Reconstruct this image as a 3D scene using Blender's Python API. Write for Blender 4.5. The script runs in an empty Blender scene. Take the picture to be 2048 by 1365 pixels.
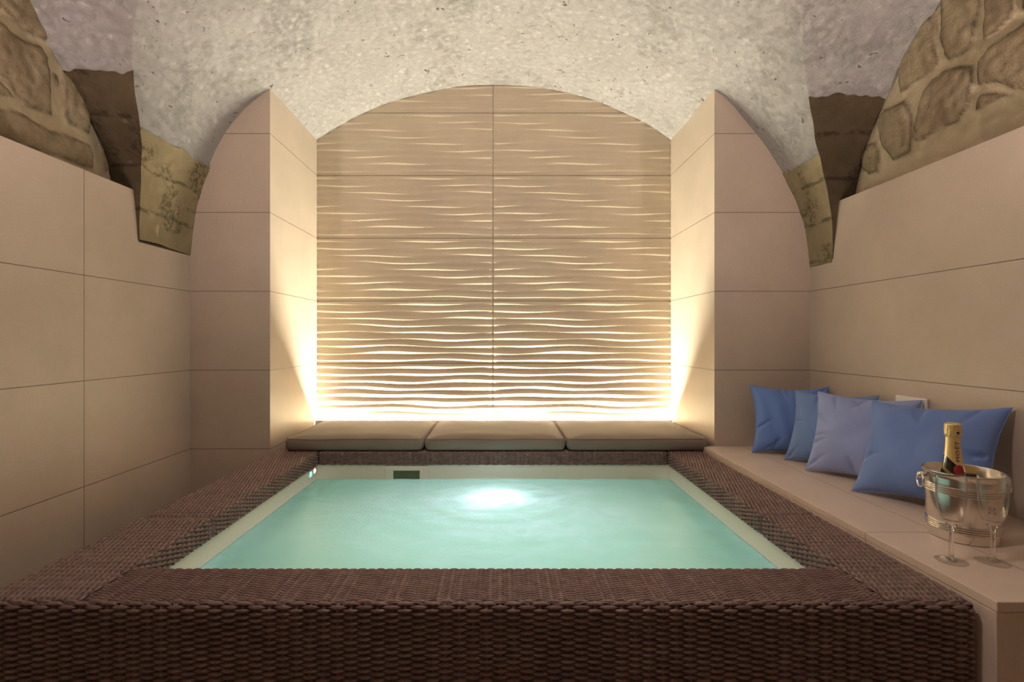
import bpy, math, random
import numpy as np
from mathutils import Vector, Matrix
PI = math.pi
ZC = 1.25                      # height of the eye above the floor; all z below are measured from the eye
C = bpy.context.scene.collection
rng = np.random.RandomState(4)
random.seed(4)

# ---------------------------------------------------------------- materials
def mat(name, col=(.8, .8, .8), rough=.5, metal=0, spec=.5):
    m = bpy.data.materials.new(name); m.use_nodes = True
    b = m.node_tree.nodes['Principled BSDF']
    b.inputs['Base Color'].default_value = (*col, 1)
    b.inputs['Roughness'].default_value = rough
    b.inputs['Metallic'].default_value = metal
    b.inputs['Specular IOR Level'].default_value = spec
    return m, m.node_tree, b

class NT:
    """small helper for building node trees"""
    def __init__(s, nt): s.nt = nt
    def n(s, t, **kw):
        x = s.nt.nodes.new(t)
        for k, v in kw.items(): setattr(x, k, v)
        return x
    def l(s, a, b): s.nt.links.new(a, b)
    def math(s, op, a, b=None, clamp=False):
        x = s.n('ShaderNodeMath', operation=op, use_clamp=clamp)
        for i, v in enumerate((a, b)):
            if v is None: continue
            if isinstance(v, (int, float)): x.inputs[i].default_value = v
            else: s.l(v, x.inputs[i])
        return x.outputs[0]
    def mix(s, f, a, b):
        x = s.n('ShaderNodeMix', data_type='RGBA')
        for k, v in ((0, f), (6, a), (7, b)):
            if isinstance(v, (int, float)): x.inputs[k].default_value = v
            elif isinstance(v, tuple): x.inputs[k].default_value = (*v, 1)
            else: s.l(v, x.inputs[k])
        return x.outputs[2]
    def noise(s, vec, scale, detail=4, rough=.6, dist=0):
        x = s.n('ShaderNodeTexNoise')
        x.inputs['Scale'].default_value = scale; x.inputs['Detail'].default_value = detail
        x.inputs['Roughness'].default_value = rough; x.inputs['Distortion'].default_value = dist
        s.l(vec, x.inputs['Vector']); return x.outputs['Fac']
    def ramp(s, f, lo, hi):
        x = s.n('ShaderNodeMapRange'); x.interpolation_type = 'SMOOTHSTEP'
        s.l(f, x.inputs[0]); x.inputs[1].default_value = lo; x.inputs[2].default_value = hi
        return x.outputs[0]
    def pos(s):
        return s.n('ShaderNodeNewGeometry').outputs['Position']
    def sep(s, v):
        x = s.n('ShaderNodeSeparateXYZ'); s.l(v, x.inputs[0]); return x.outputs
    def bump(s, h, strength, dist, normal=None):
        x = s.n('ShaderNodeBump'); x.inputs['Strength'].default_value = strength
        x.inputs['Distance'].default_value = dist; s.l(h, x.inputs['Height'])
        if normal is not None: s.l(normal, x.inputs['Normal'])
        return x.outputs[0]

JZ, JP = .2175, .3615            # a tile joint height (from the eye) and the tile height
def tile_mat(name, col, period=True, lines=(), limit=None, rough=.42, jw=.0013):
    m, nt, b = mat(name, col, rough, spec=.35); N = NT(nt)
    p = N.pos(); X, Y, Z = N.sep(p)[:3]
    ax = {'x': X, 'y': Y, 'z': Z}
    mask = None
    def add(mk):
        nonlocal mask
        mask = mk if mask is None else N.math('MAXIMUM', mask, mk)
    if period:
        t = N.math('FRACT', N.math('DIVIDE', N.math('SUBTRACT', Z, JZ + ZC - 20 * JP - JP / 2), JP))
        d = N.math('ABSOLUTE', N.math('SUBTRACT', t, .5))
        add(N.math('SUBTRACT', 1, N.ramp(d, jw * .4 / JP, jw * 1.3 / JP)))
    for (a, v) in lines:
        if a == 'z': v += ZC
        d = N.math('ABSOLUTE', N.math('SUBTRACT', ax[a], v))
        k = N.math('SUBTRACT', 1, N.ramp(d, jw * .4, jw * 1.3))
        if limit and a == limit[0]:
            k = N.math('MULTIPLY', k, N.math('LESS_THAN', ax[limit[1]], limit[2]))
        add(k)
    n1 = N.noise(p, 3.5, 5, .6); n2 = N.noise(p, 260, 2, .5)
    c = N.mix(N.ramp(n1, .3, .7), tuple(k * .94 for k in col), tuple(min(1, k * 1.06) for k in col))
    c = N.mix(N.math('MULTIPLY', N.ramp(n2, .35, .7), .22), c, tuple(k * .72 for k in col))
    if mask is not None:
        c = N.mix(mask, c, (.10, .065, .045))
        h = N.math('SUBTRACT', N.math('MULTIPLY', n2, .06), mask)
    else: h = N.math('MULTIPLY', n2, .06)
    N.l(c, b.inputs['Base Color'])
    N.l(N.bump(h, .35, .002), b.inputs['Normal'])
    return m

TILE = (.52, .43, .34)
M = {}
M['tile_left'] = tile_mat('beige_tile_left', TILE, lines=[('y', 1.707), ('y', .63), ('y', -.45)])
M['tile_right'] = tile_mat('beige_tile_right', TILE, lines=[('y', 1.21), ('y', .13)])
M['tile_pier'] = tile_mat('beige_tile_pier', TILE)
M['tile_wave'] = tile_mat('beige_wave_tile', (.62, .52, .39), lines=[('x', -.04)], rough=.5)
M['tile_bench'] = tile_mat('beige_bench_tile', (.68, .56, .46), period=False, lines=[('x', 1.112), ('y', 1.271)], limit=('y', 'x', 1.112), jw=.0009)
M['tile_floor'] = tile_mat('beige_floor_tile', (.36, .28, .2), period=False, lines=[('x', k * .6) for k in (-2, -1, 0, 1, 2)] + [('y', k * .6) for k in (-2, -1, 0, 1)], jw=.003)

def plaster():
    m, nt, b = mat('rough_white_plaster', (.78, .72, .64), .9, spec=.15); N = NT(nt)
    p = N.pos()
    big = N.noise(p, 2.3, 6, .65, .4); fine = N.noise(p, 38, 6, .72, .3); vf = N.noise(p, 120, 4, .7)
    patch = N.math('MULTIPLY', N.ramp(big, .50, .585), N.ramp(N.noise(p, 22, 5, .7), .36, .60))
    c = N.mix(N.ramp(N.noise(p, 5, 4, .6), .3, .75), (.87, .825, .785), (.77, .725, .685))
    c = N.mix(N.math('MULTIPLY', patch, .42), c, (.36, .33, .295))
    sp = N.noise(p, 30, 3, .55, 1.2)
    c = N.mix(N.math('MULTIPLY', N.ramp(sp, .675, .71), .85), c, (.20, .15, .10))
    N.l(c, b.inputs['Base Color'])
    c2 = N.mix(N.math('MULTIPLY', N.ramp(fine, .60, .70), .35), c, (.33, .28, .23)); N.l(c2, b.inputs['Base Color'])
    n1 = N.bump(N.noise(p, 9, 5, .6), .7, .05)
    n2 = N.bump(N.noise(p, 34, 8, .78, .6), 1.0, .040, n1)
    N.l(n2, b.inputs['Normal'])
    return m
M['plaster'] = plaster()

def stone(name, col, dark, pale, rough=.9):
    m, nt, b = mat(name, col, rough, spec=.15); N = NT(nt)
    p = N.pos()
    c = N.mix(N.ramp(N.noise(p, 4.5, 5, .65), .3, .7), col, tuple(k * .78 for k in col))
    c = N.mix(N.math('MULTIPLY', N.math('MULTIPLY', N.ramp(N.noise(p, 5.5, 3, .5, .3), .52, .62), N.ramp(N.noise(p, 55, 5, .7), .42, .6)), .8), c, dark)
    c = N.mix(N.math('MULTIPLY', N.ramp(N.noise(p, 9, 5, .7, .4), .63, .70), .7), c, pale)
    zz = N.sep(p)[2]
    wob = N.math('ADD', zz, N.math('MULTIPLY', N.noise(p, 7, 4, .6), .05))
    ln = N.math('ABSOLUTE', N.math('SUBTRACT', N.math('FRACT', N.math('DIVIDE', wob, .155)), .5))
    c = N.mix(N.math('MULTIPLY', N.math('SUBTRACT', 1, N.ramp(ln, .015, .075)), N.math('MULTIPLY', N.ramp(N.noise(p, 18, 5, .7), .40, .55), .75)), c, dark)
    N.l(c, b.inputs['Base Color'])
    N.l(N.bump(N.noise(p, 24, 7, .74, .4), .9, .022), b.inputs['Normal'])
    return m
M['springer'] = stone('springer_stone', (.42, .34, .20), (.12, .10, .055), (.62, .50, .38))
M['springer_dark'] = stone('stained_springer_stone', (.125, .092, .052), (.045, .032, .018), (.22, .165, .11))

def rubble():
    m, nt, b = mat('rubble_stone_wall', (.4, .3, .2), .92, spec=.12); N = NT(nt)
    p = N.pos()
    at = N.n('ShaderNodeAttribute'); at.attribute_name = 'stone'
    s = at.outputs['Fac']
    at2 = N.n('ShaderNodeAttribute'); at2.attribute_name = 'edge'
    cs = N.mix(N.ramp(N.noise(p, 7, 6, .7), .35, .65), (.42, .335, .215), (.27, .205, .125))
    cs = N.mix(N.math('MULTIPLY', N.ramp(N.noise(p, 40, 5, .7, .5), .58, .68), .5), cs, (.17, .13, .08))
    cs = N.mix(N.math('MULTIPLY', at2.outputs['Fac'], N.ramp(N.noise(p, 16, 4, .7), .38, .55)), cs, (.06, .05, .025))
    cm = N.mix(N.ramp(N.noise(p, 7, 4, .6), .35, .7), (.60, .49, .33), (.53, .43, .28))
    cm = N.mix(N.math('MULTIPLY', N.ramp(N.noise(p, 8, 5, .72, .7), .64, .69), .6), cm, (.62, .50, .40))
    N.l(N.mix(s, cm, cs), b.inputs['Base Color'])
    N.l(N.bump(N.noise(p, 26, 7, .74, .4), .9, .022), b.inputs['Normal'])
    return m
M['rubble'] = rubble()

def wicker_mat():
    m, nt, b = mat('brown_wicker', (.13, .08, .06), .42, spec=.45); N = NT(nt)
    p = N.pos()
    c = N.mix(N.ramp(N.noise(p, 45, 3, .6), .3, .7), (.225, .145, .122), (.15, .09, .078))
    N.l(c, b.inputs['Base Color']); return m
M['wicker'] = wicker_mat()
M['wicker_core'] = mat('dark_wicker_frame', (.05, .03, .024), .7)[0]
M['liner'] = mat('cream_pool_liner', (.70, .62, .51), .3)[0]
M['slot_shade'] = mat('skimmer_slot_shade', (.10, .11, .05), .5)[0]  # dark colour stands in for the shade inside the slot
M['foam'] = mat('white_edge_foam', (.8, .8, .75), .5)[0]

def fabric(name, col, weave=700, rough=.85):
    m, nt, b = mat(name, col, rough, spec=.2); N = NT(nt)
    tc = N.n('ShaderNodeTexCoord').outputs['Object']
    f = N.noise(tc, weave, 2, .5); g = N.noise(tc, 6, 3, .5)
    c = N.mix(N.ramp(g, .3, .7), tuple(k * .93 for k in col), tuple(k * 1.06 for k in col))
    c = N.mix(N.math('MULTIPLY', N.ramp(f, .4, .65), .25), c, tuple(k * .75 for k in col))
    N.l(c, b.inputs['Base Color'])
    b.inputs['Sheen Weight'].default_value = .15
    N.l(N.bump(f, .3, .0008), b.inputs['Normal'])
    return m
M['seat_fabric'] = fabric('taupe_seat_fabric', (.215, .172, .135))
M['piping'] = fabric('taupe_piping', (.16, .12, .09))
M['blue1'] = fabric('mid_blue_cotton', (.135, .235, .54), 500)
M['blue2'] = fabric('dusty_blue_cotton', (.155, .25, .49), 500)
M['blue3'] = fabric('pale_periwinkle_cotton', (.30, .36, .62), 500)
M['blue4'] = fabric('cornflower_blue_cotton', (.155, .245, .53), 500)
M['white_plastic'] = mat('white_plastic', (.82, .78, .74), .35)[0]
M['grey_plastic'] = mat('grey_plastic', (.35, .33, .3), .4)[0]
M['alu'] = mat('aluminium_profile', (.7, .68, .64), .45, 1)[0]
M['gold'] = mat('gold_foil', (.80, .60, .27), .36, .6)[0]
M['gold_band'] = mat('gold_band', (.85, .6, .2), .3, .9)[0]
M['black_ink'] = mat('black_ink', (.015, .01, .01), .5)[0]
M['red_seal'] = mat('red_seal', (.30, .012, .018), .4)[0]
M['bottle_glass'] = mat('dark_green_bottle_glass', (.012, .012, .006), .12, spec=.6)[0]
M['engraving'] = mat('etched_mark', (.12, .09, .08), .7)[0]
def silver():
    m, nt, b = mat('brushed_silver', (.78, .74, .69), .17, 1); N = NT(nt)
    p = N.n('ShaderNodeTexCoord').outputs['Object']
    mp = N.n('ShaderNodeMapping'); mp.inputs['Scale'].default_value = (8, 8, 900); N.l(p, mp.inputs[0])
    N.l(N.bump(N.noise(mp.outputs[0], 1, 2, .5), .05, .0005), b.inputs['Normal'])
    return m
M['silver'] = silver()
def glass():
    """thin clear glass: see-through face on, brighter reflections towards the rim of the form"""
    m = bpy.data.materials.new('clear_glass'); m.use_nodes = True; nt = m.node_tree; nt.nodes.clear(); N = NT(nt)
    out = N.n('ShaderNodeOutputMaterial'); tr = N.n('ShaderNodeBsdfTransparent'); gl = N.n('ShaderNodeBsdfGlossy'); gl.inputs['Roughness'].default_value = .03
    lw = N.n('ShaderNodeLayerWeight'); lw.inputs['Blend'].default_value = .5
    f3 = N.math('POWER', lw.outputs['Facing'], 3.2)
    N.l(N.mix(N.math('MULTIPLY', f3, .8), (.99, .985, .98), (.86, .83, .80)), tr.inputs['Color'])
    mx = N.n('ShaderNodeMixShader'); N.l(N.math('ADD', N.math('MULTIPLY', f3, 1.0), .035), mx.inputs[0]); N.l(tr.outputs[0], mx.inputs[1]); N.l(gl.outputs[0], mx.inputs[2])
    N.l(mx.outputs[0], out.inputs['Surface']); return m
M['glass'] = glass()
M['solid_glass'] = mat('solid_clear_glass', (1, 1, 1), 0)[0]
M['solid_glass'].node_tree.nodes['Principled BSDF'].inputs['Transmission Weight'].default_value = 1
def emis(name, col, s, base=(.8, .8, .8)):
    m, nt, b = mat(name, base, .4)
    b.inputs['Emission Color'].default_value = (*col, 1); b.inputs['Emission Strength'].default_value = s
    return m
M['led_strip'] = emis('led_strip_lens', (1, .94, .75), 8)
M['led_cyan'] = emis('cyan_lamp_lens', (.08, .9, .6), 1.6)
M['led_warm'] = emis('warm_lamp_lens', (1, .85, .5), 1.6)
M['pool_lamp'] = emis('pool_lamp_lens', (.9, .97, 1), 12)
M['fill_globe'] = emis('fill_globe_glow', (1, .82, .76), 47)  # glow of the added, unseen globe

def water_mat():
    m = bpy.data.materials.new('milky_turquoise_water'); m.use_nodes = True
    nt = m.node_tree; nt.nodes.clear(); N = NT(nt)
    out = N.n('ShaderNodeOutputMaterial'); p = N.pos()
    mp = N.n('ShaderNodeMapping'); mp.inputs['Scale'].default_value = (1, 1.5, 1); N.l(p, mp.inputs[0])
    v = mp.outputs[0]
    # turbulence: churned air bubbles round the jet
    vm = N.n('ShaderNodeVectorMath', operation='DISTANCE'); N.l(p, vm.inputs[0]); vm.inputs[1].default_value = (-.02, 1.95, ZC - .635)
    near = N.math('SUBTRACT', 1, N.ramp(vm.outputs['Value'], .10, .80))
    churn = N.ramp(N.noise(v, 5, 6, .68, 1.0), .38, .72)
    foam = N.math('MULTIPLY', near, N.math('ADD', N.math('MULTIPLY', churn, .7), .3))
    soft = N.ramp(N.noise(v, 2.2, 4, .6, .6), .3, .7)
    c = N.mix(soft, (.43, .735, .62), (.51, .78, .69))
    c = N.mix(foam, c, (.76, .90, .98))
    b1 = N.bump(N.noise(v, 7, 3, .5, .5), .25, .02)
    fine = N.noise(v, 95, 3, .7)
    b2 = N.bump(N.math('MULTIPLY', fine, N.math('ADD', N.math('MULTIPLY', near, 1.0), .04)), .5, .012, b1)
    tr = N.n('ShaderNodeBsdfTranslucent'); N.l(c, tr.inputs['Color']); N.l(b2, tr.inputs['Normal'])
    df = N.n('ShaderNodeBsdfDiffuse'); N.l(c, df.inputs['Color'])
    a = N.n('ShaderNodeMixShader'); a.inputs[0].default_value = .42; N.l(tr.outputs[0], a.inputs[1]); N.l(df.outputs[0], a.inputs[2])
    gl = N.n('ShaderNodeBsdfGlossy'); gl.inputs['Roughness'].default_value = .3; N.l(b2, gl.inputs['Normal'])
    fr = N.n('ShaderNodeFresnel'); fr.inputs[0].default_value = 1.33; N.l(b1, fr.inputs['Normal'])
    X_, Y_, Z_ = N.sep(p)[:3]
    dw = N.math('MINIMUM', N.math('SUBTRACT', X_, -.836), N.math('SUBTRACT', .773, X_))
    cl = N.math('SUBTRACT', 1, N.ramp(N.math('ADD', dw, N.math('MULTIPLY', N.noise(v, 5, 2, .5), -.06)), -.03, .10))
    clear = N.n('ShaderNodeBsdfTransparent'); clear.inputs['Color'].default_value = (.93, .98, .95, 1)
    a2 = N.n('ShaderNodeMixShader'); N.l(N.math('MULTIPLY', cl, .6), a2.inputs[0]); N.l(a.outputs[0], a2.inputs[1]); N.l(clear.outputs[0], a2.inputs[2]); a = a2
    mx = N.n('ShaderNodeMixShader'); N.l(fr.outputs[0], mx.inputs[0]); N.l(a.outputs[0], mx.inputs[1]); N.l(gl.outputs[0], mx.inputs[2])
    N.l(mx.outputs[0], out.inputs['Surface'])
    return m
M['water'] = water_mat()

# ---------------------------------------------------------------- mesh helpers
ORG = {}
def tag(o, label=None, cat=None, group=None, kind=None):
    if label: o['label'] = label
    if cat: o['category'] = cat
    if group: o['group'] = group
    if kind: o['kind'] = kind
    return o
def place(o, parent, origin):
    if parent is None:
        og = Vector(origin); o.location = og + Vector((0, 0, ZC)); ORG[o.name] = og
    else:
        o.parent = parent; ORG[o.name] = ORG[parent.name]
def org(parent, origin):
    return np.array(ORG[parent.name]) if parent is not None else np.array(origin, float)
def empty(name, origin, label=None, cat=None, group=None):
    o = bpy.data.objects.new(name, None); C.objects.link(o); o.empty_display_size = .05
    place(o, None, origin); return tag(o, label, cat, group)
def mesh(name, V, F, m, parent=None, origin=(0, 0, 0), smooth=False, attrs=None):
    """V: (n,3) points (z from the eye); F: list of faces, or an (m,4) array"""
    V = np.asarray(V, float) - org(parent, origin)
    me = bpy.data.meshes.new(name)
    if isinstance(F, np.ndarray):
        me.vertices.add(len(V)); me.vertices.foreach_set('co', V.astype(np.float32).ravel())
        nf = len(F); me.loops.add(nf * 4); me.polygons.add(nf)
        me.loops.foreach_set('vertex_index', F.astype(np.int32).ravel())
        me.polygons.foreach_set('loop_start', np.arange(0, nf * 4, 4, dtype=np.int32))
        me.update(calc_edges=True)
    else:
        me.from_pydata([tuple(v) for v in V], [], F)
    if attrs:
        for k, a in attrs.items():
            at = me.attributes.new(k, 'FLOAT', 'POINT'); at.data.foreach_set('value', np.asarray(a, np.float32).ravel())
    me.validate(); me.materials.append(m)
    if smooth: me.polygons.foreach_set('use_smooth', np.ones(len(me.polygons), bool))
    me.update()
    o = bpy.data.objects.new(name, me); C.objects.link(o); place(o, parent, origin)
    return o
def gridF(nu, nv, cu=False, cv=False, flip=False, base=0):
    iu = np.arange(nu if cu else nu - 1); iv = np.arange(nv if cv else nv - 1)
    I, J = np.meshgrid(iu, iv, indexing='ij'); I2 = (I + 1) % nu; J2 = (J + 1) % nv
    f = np.stack([I * nv + J, I2 * nv + J, I2 * nv + J2, I * nv + J2], -1).reshape(-1, 4)
    if flip: f = f[:, ::-1]
    return f + base
def grid(name, P, m, parent=None, origin=(0, 0, 0), cu=False, cv=False, flip=False, smooth=True, attrs=None):
    nu, nv = P.shape[:2]
    return mesh(name, P.reshape(-1, 3), np.ascontiguousarray(gridF(nu, nv, cu, cv, flip)), m, parent, origin, smooth, attrs)
class MB:
    def __init__(s): s.V = []; s.F = []
    def add(s, V, F):
        b = len(s.V); s.V += [tuple(v) for v in V]; s.F += [tuple(i + b for i in f) for f in F]
    def box(s, x0, x1, y0, y1, z0, z1):
        s.add([(x0, y0, z0), (x1, y0, z0), (x1, y1, z0), (x0, y1, z0), (x0, y0, z1), (x1, y0, z1), (x1, y1, z1), (x0, y1, z1)],
              [(0, 3, 2, 1), (4, 5, 6, 7), (0, 1, 5, 4), (1, 2, 6, 5), (2, 3, 7, 6), (3, 0, 4, 7)])
    def prism(s, pts, axis, a, b):
        """pts: 2D polygon in the two other axes, extruded along axis from a to b"""
        def v(p, t): return {'x': (t, p[0], p[1]), 'y': (p[0], t, p[1]), 'z': (p[0], p[1], t)}[axis]
        n = len(pts)
        s.add([v(p, a) for p in pts] + [v(p, b) for p in pts],
              [tuple(range(n))[::-1], tuple(range(n, 2 * n))] + [(i, (i + 1) % n, n + (i + 1) % n, n + i) for i in range(n)])
    def tube(s, path, r, seg=8, closed=False):
        P = [Vector(p) for p in path]; n = len(P); V = []; F = []
        up = Vector((.13, .31, .94)).normalized()
        for i, p in enumerate(P):
            t = (P[(i + 1) % n] - P[i - 1]) if (closed or 0 < i < n - 1) else (P[1] - P[0] if i == 0 else P[-1] - P[-2])
            t.normalize(); a = t.cross(up)
            if a.length < 1e-3: a = t.cross(Vector((1, 0, 0)))
            a.normalize(); b = t.cross(a)
            V += [p + a * (r * math.cos(k * 2 * PI / seg)) + b * (r * math.sin(k * 2 * PI / seg)) for k in range(seg)]
        for i in range(n if closed else n - 1):
            j = (i + 1) % n
            F += [(i * seg + k, i * seg + (k + 1) % seg, j * seg + (k + 1) % seg, j * seg + k) for k in range(seg)]
        if not closed: F += [tuple(range(seg))[::-1], tuple((n - 1) * seg + k for k in range(seg))]
        s.add(V, F)
    def lathe(s, prof, cx, cy, cz, seg=48, cap=True):
        V = []; F = []; n = len(prof)
        for (r, z) in prof:
            V += [(cx + r * math.cos(k * 2 * PI / seg), cy + r * math.sin(k * 2 * PI / seg), cz + z) for k in range(seg)]
        for i in range(n - 1):
            F += [(i * seg + k, i * seg + (k + 1) % seg, (i + 1) * seg + (k + 1) % seg, (i + 1) * seg + k) for k in range(seg)]
        if cap: F += [tuple(range(seg))[::-1], tuple((n - 1) * seg + k for k in range(seg))]
        s.add(V, F)
    def build(s, name, m, parent=None, origin=(0, 0, 0), smooth=False, bevel=0, seg=2):
        o = mesh(name, s.V, s.F, m, parent, origin, smooth)
        import bmesh
        bm = bmesh.new(); bm.from_mesh(o.data); bmesh.ops.recalc_face_normals(bm, faces=bm.faces); bm.to_mesh(o.data); bm.free()
        if bevel:
            b = o.modifiers.new('bevel', 'BEVEL'); b.width = bevel; b.segments = seg; b.limit_method = 'ANGLE'; b.angle_limit = .6
        return o
def autosmooth(o, a=.6):
    try:
        import bmesh
        bm = bmesh.new(); bm.from_mesh(o.data)
        for e in bm.edges:
            if len(e.link_faces) == 2 and e.calc_face_angle(0) > a: e.smooth = False
        for f in bm.faces: f.smooth = True
        bm.to_mesh(o.data); bm.free()
    except Exception: pass
    return o
def catmull(pts, n):
    P = np.array(pts, float); P = np.vstack([2 * P[0] - P[1], P, 2 * P[-1] - P[-2]])
    out = []
    m = len(P) - 3
    for i in range(m):
        t = np.linspace(0, 1, n, endpoint=(i == m - 1))[:, None]
        a, b, c, d = P[i:i + 4]
        out.append(.5 * ((2 * b) + (-a + c) * t + (2 * a - 5 * b + 4 * c - d) * t ** 2 + (-a + 3 * b - 3 * c + d) * t ** 3))
    return np.vstack(out)
def lump(P, amp, f, seed=0):
    """smooth pseudo-noise from a few random plane waves"""
    r = np.random.RandomState(seed); s = 0
    for k in range(14):
        d = r.normal(size=3); d /= np.linalg.norm(d); w = f * (1 + 2.2 * r.rand())
        s = s + np.sin((P @ d) * w + r.rand() * 6.28) / (1 + .35 * k)
    return s * amp / 3

# ---------------------------------------------------------------- key planes (metres, eye at the origin)
WX, YC, YB = 1.42, 2.29, 2.88
XL, XR = -1.053, .982            # pier edges = alcove sides
YR = -1.75                       # wall behind the camera
FL = -ZC
XSL, XSR = -1.505, 1.485         # bare stone walls, set back behind the tile cladding
YA = .3                          # axis of the cross vault
mainL = catmull([(-.03, 1.463), (-.23, 1.452), (-.43, 1.417), (-.61, 1.368), (-.769, 1.304), (-.92, 1.228), (-1.053, 1.145), (-1.155, 1.067), (-1.237, .975), (-1.292, .885), (-1.332, .795), (-1.374, .675), (-1.405, .545), (-1.422, .39), (-1.426, .33)], 14)
mainR = catmull([(-.03, 1.463), (.17, 1.452), (.37, 1.417), (.55, 1.368), (.70, 1.304), (.85, 1.228), (.982, 1.145), (1.06, 1.075), (1.13, .992), (1.205, .90), (1.265, .811), (1.318, .72), (1.385, .566), (1.412, .45), (1.426, .327)], 14)
crossL = catmull([(.3, 1.463), (.75, 1.445), (1.1, 1.375), (1.35, 1.26), (1.55, 1.11), (1.64, 1.015), (1.73, .92), (1.82, .825), (1.893, .725), (1.942, .57), (1.967, .39), (1.975, .33)], 14)
crossR = catmull([(.3, 1.463), (.75, 1.447), (1.1, 1.39), (1.4, 1.28), (1.60, 1.165), (1.75, 1.075), (1.87, .975), (1.96, .87), (2.035, .755), (2.095, .58), (2.13, .40), (2.138, .32)], 14)
def inv(prof, z): return np.interp(z, prof[::-1, 1], prof[::-1, 0])

# ---------------------------------------------------------------- vaulted ceiling
def disp(P, n_amp=.006, seed=1): # small uneven relief pushed along z and x
    d = lump(P, n_amp, 7, seed)
    return P + np.stack([d * .5, d * .3, d], -1)
ceil_parts = []
def patch(fun, S, T):
    return fun(S, T)
def main_patch(prof, cross, zlo, zhi, rear=False, near_edge_extra=0.0):
    sel = prof[(prof[:, 1] <= zhi + 1e-6) & (prof[:, 1] >= zlo - 1e-6)]
    zz = np.r_[min(zhi, 1.463), np.linspace(min(zhi, 1.463), zlo, 3 + int(90 * (zhi - zlo)))[1:]]
    if zhi >= 1.46: pts = sel
    else: pts = np.stack([inv(prof, zz) if prof[0, 0] < prof[-1, 0] else np.interp(zz, prof[::-1, 1], prof[::-1, 0]), zz], 1)
    return pts
def cut(prof, zhi, zlo, n=40):
    """sample of a profile between two heights, ordered downward"""
    z = prof[:, 1]; k = (z < zhi - 1e-4) & (z > zlo + 1e-4)
    f = lambda q: np.interp(q, z[::-1], prof[::-1, 0])
    return np.vstack([[f(zhi), zhi], prof[k], [f(zlo), zlo]])
NY = 46
def main_surf(prof, cross, zhi, zlo, off=0, rear=False):
    pts = cut(prof, zhi, zlo); yg = inv(cross, pts[:, 1])
    if zhi > 1.46: yg[0] = YA
    inside = (pts[:, 0] >= XL - .001) & (pts[:, 0] <= XR + .001)
    ye = np.full(len(pts), YB + .01)
    if rear: yg = 2 * YA - yg; ye = np.full(len(pts), YR - .02)
    t = np.linspace(0, 1, NY)
    Y = yg[:, None] + (ye - yg)[:, None] * t
    X = np.repeat(pts[:, :1], NY, 1); Z = np.repeat(pts[:, 1:], NY, 1)
    return np.stack([X, Y, Z], -1)
def cross_surf(prof, main, zhi, zlo, xw, rear=False):
    pts = cut(prof, zhi, zlo); xg = inv(main, pts[:, 1])
    if zhi > 1.46: xg[0] = -.03
    Yv = pts[:, 0] if not rear else 2 * YA - pts[:, 0]
    t = np.linspace(0, 1, NY)
    X = xg[:, None] + (xw - xg)[:, None] * t
    return np.stack([X, np.repeat(Yv[:, None], NY, 1), np.repeat(pts[:, 1:], NY, 1)], -1)
V, F, nb = [], [], 0
def add_surf(P, flip):
    global nb
    P = disp(P)
    V.append(P.reshape(-1, 3)); F.append(gridF(P.shape[0], P.shape[1], flip=flip, base=nb)); nb += P.shape[0] * P.shape[1]
ZSL, ZSR, ZSC = .765, .730, .925
for prof, cr, zs, xw, s in ((mainL, crossL, ZSL, XSL, 1), (mainR, crossR, ZSR, XSR, 0)):
    # split at the alcove edge so the narrow part and the pier part keep clean edges
    add_surf(main_surf(prof, cr, 1.463, zs - .04), s)
    add_surf(cross_surf(cr, prof, 1.463, ZSC - .04, xw - (.02 if xw < 0 else -.02)), 1 - s)
    add_surf(main_surf(prof, cr, 1.463, .33, rear=True), 1 - s)
    add_surf(cross_surf(cr, prof, 1.463, .33, xw - (.02 if xw < 0 else -.02), rear=True), s)
o = mesh('ceiling', np.vstack(V), np.vstack(F), M['plaster'], smooth=False)
autosmooth(o, .5); tag(o, 'white rough-plastered groin-vaulted cellar ceiling', kind='structure')

def springer(name, prof, cr, zs, xw, side, lab):
    V, Fq, nb = [], [], 0
    P = main_surf(prof, cr, zs, .385 if side < 0 else .327)
    def ragged(P, zt, axis, pr, sd):
        w = np.clip((P[..., 2] - (zt - .06)) / .06, 0, 1) * np.clip(np.linspace(0, 8, P.shape[1]), 0, 1)[None]
        zn = np.minimum(P[..., 2] + (lump(P * np.array([1, 1, 0]), .010, 22, sd) + lump(P * np.array([1, 1, 0]), .004, 70, sd + 1)) * w, zt + .03)
        P = P.copy(); P[..., axis] = np.interp(zn, pr[::-1, 1], pr[::-1, 0]); P[..., 2] = zn; return P
    P = ragged(P, zs, 0, prof, 16)
    # top line of the stone rises slightly towards the pier on the left
    push = lambda P: disp(P) + np.stack([lump(P, .0025, 20, 5) - side * .007, lump(P, .003, 18, 9) - .007, lump(P, .002, 30, 6)], -1)
    P = push(P)
    a = grid(name, P, M['springer'], smooth=True, flip=(side > 0)); tag(a, lab, kind='structure')
    # underside lip of the block, where it stands proud of the cladding
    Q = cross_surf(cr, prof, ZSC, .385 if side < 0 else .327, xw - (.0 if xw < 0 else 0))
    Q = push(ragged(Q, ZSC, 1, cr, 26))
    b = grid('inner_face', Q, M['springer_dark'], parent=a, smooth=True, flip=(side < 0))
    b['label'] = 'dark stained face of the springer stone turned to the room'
    zb = .385 if side < 0 else .327
    y0 = float(inv(cr, zb)); mb = MB(); xg = float(inv(prof, zb))
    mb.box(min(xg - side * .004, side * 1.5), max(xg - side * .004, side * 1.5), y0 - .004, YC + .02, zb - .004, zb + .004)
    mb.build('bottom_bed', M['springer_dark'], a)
    return a
springer('trim_1', mainL, crossL, ZSL + .02, XSL, -1, 'stained yellow springer stone of the vault above the left tiled wall')
springer('trim_2', mainR, crossR, ZSR + .02, XSR, 1, 'narrow yellow springer stone of the vault above the right tiled wall')

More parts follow.
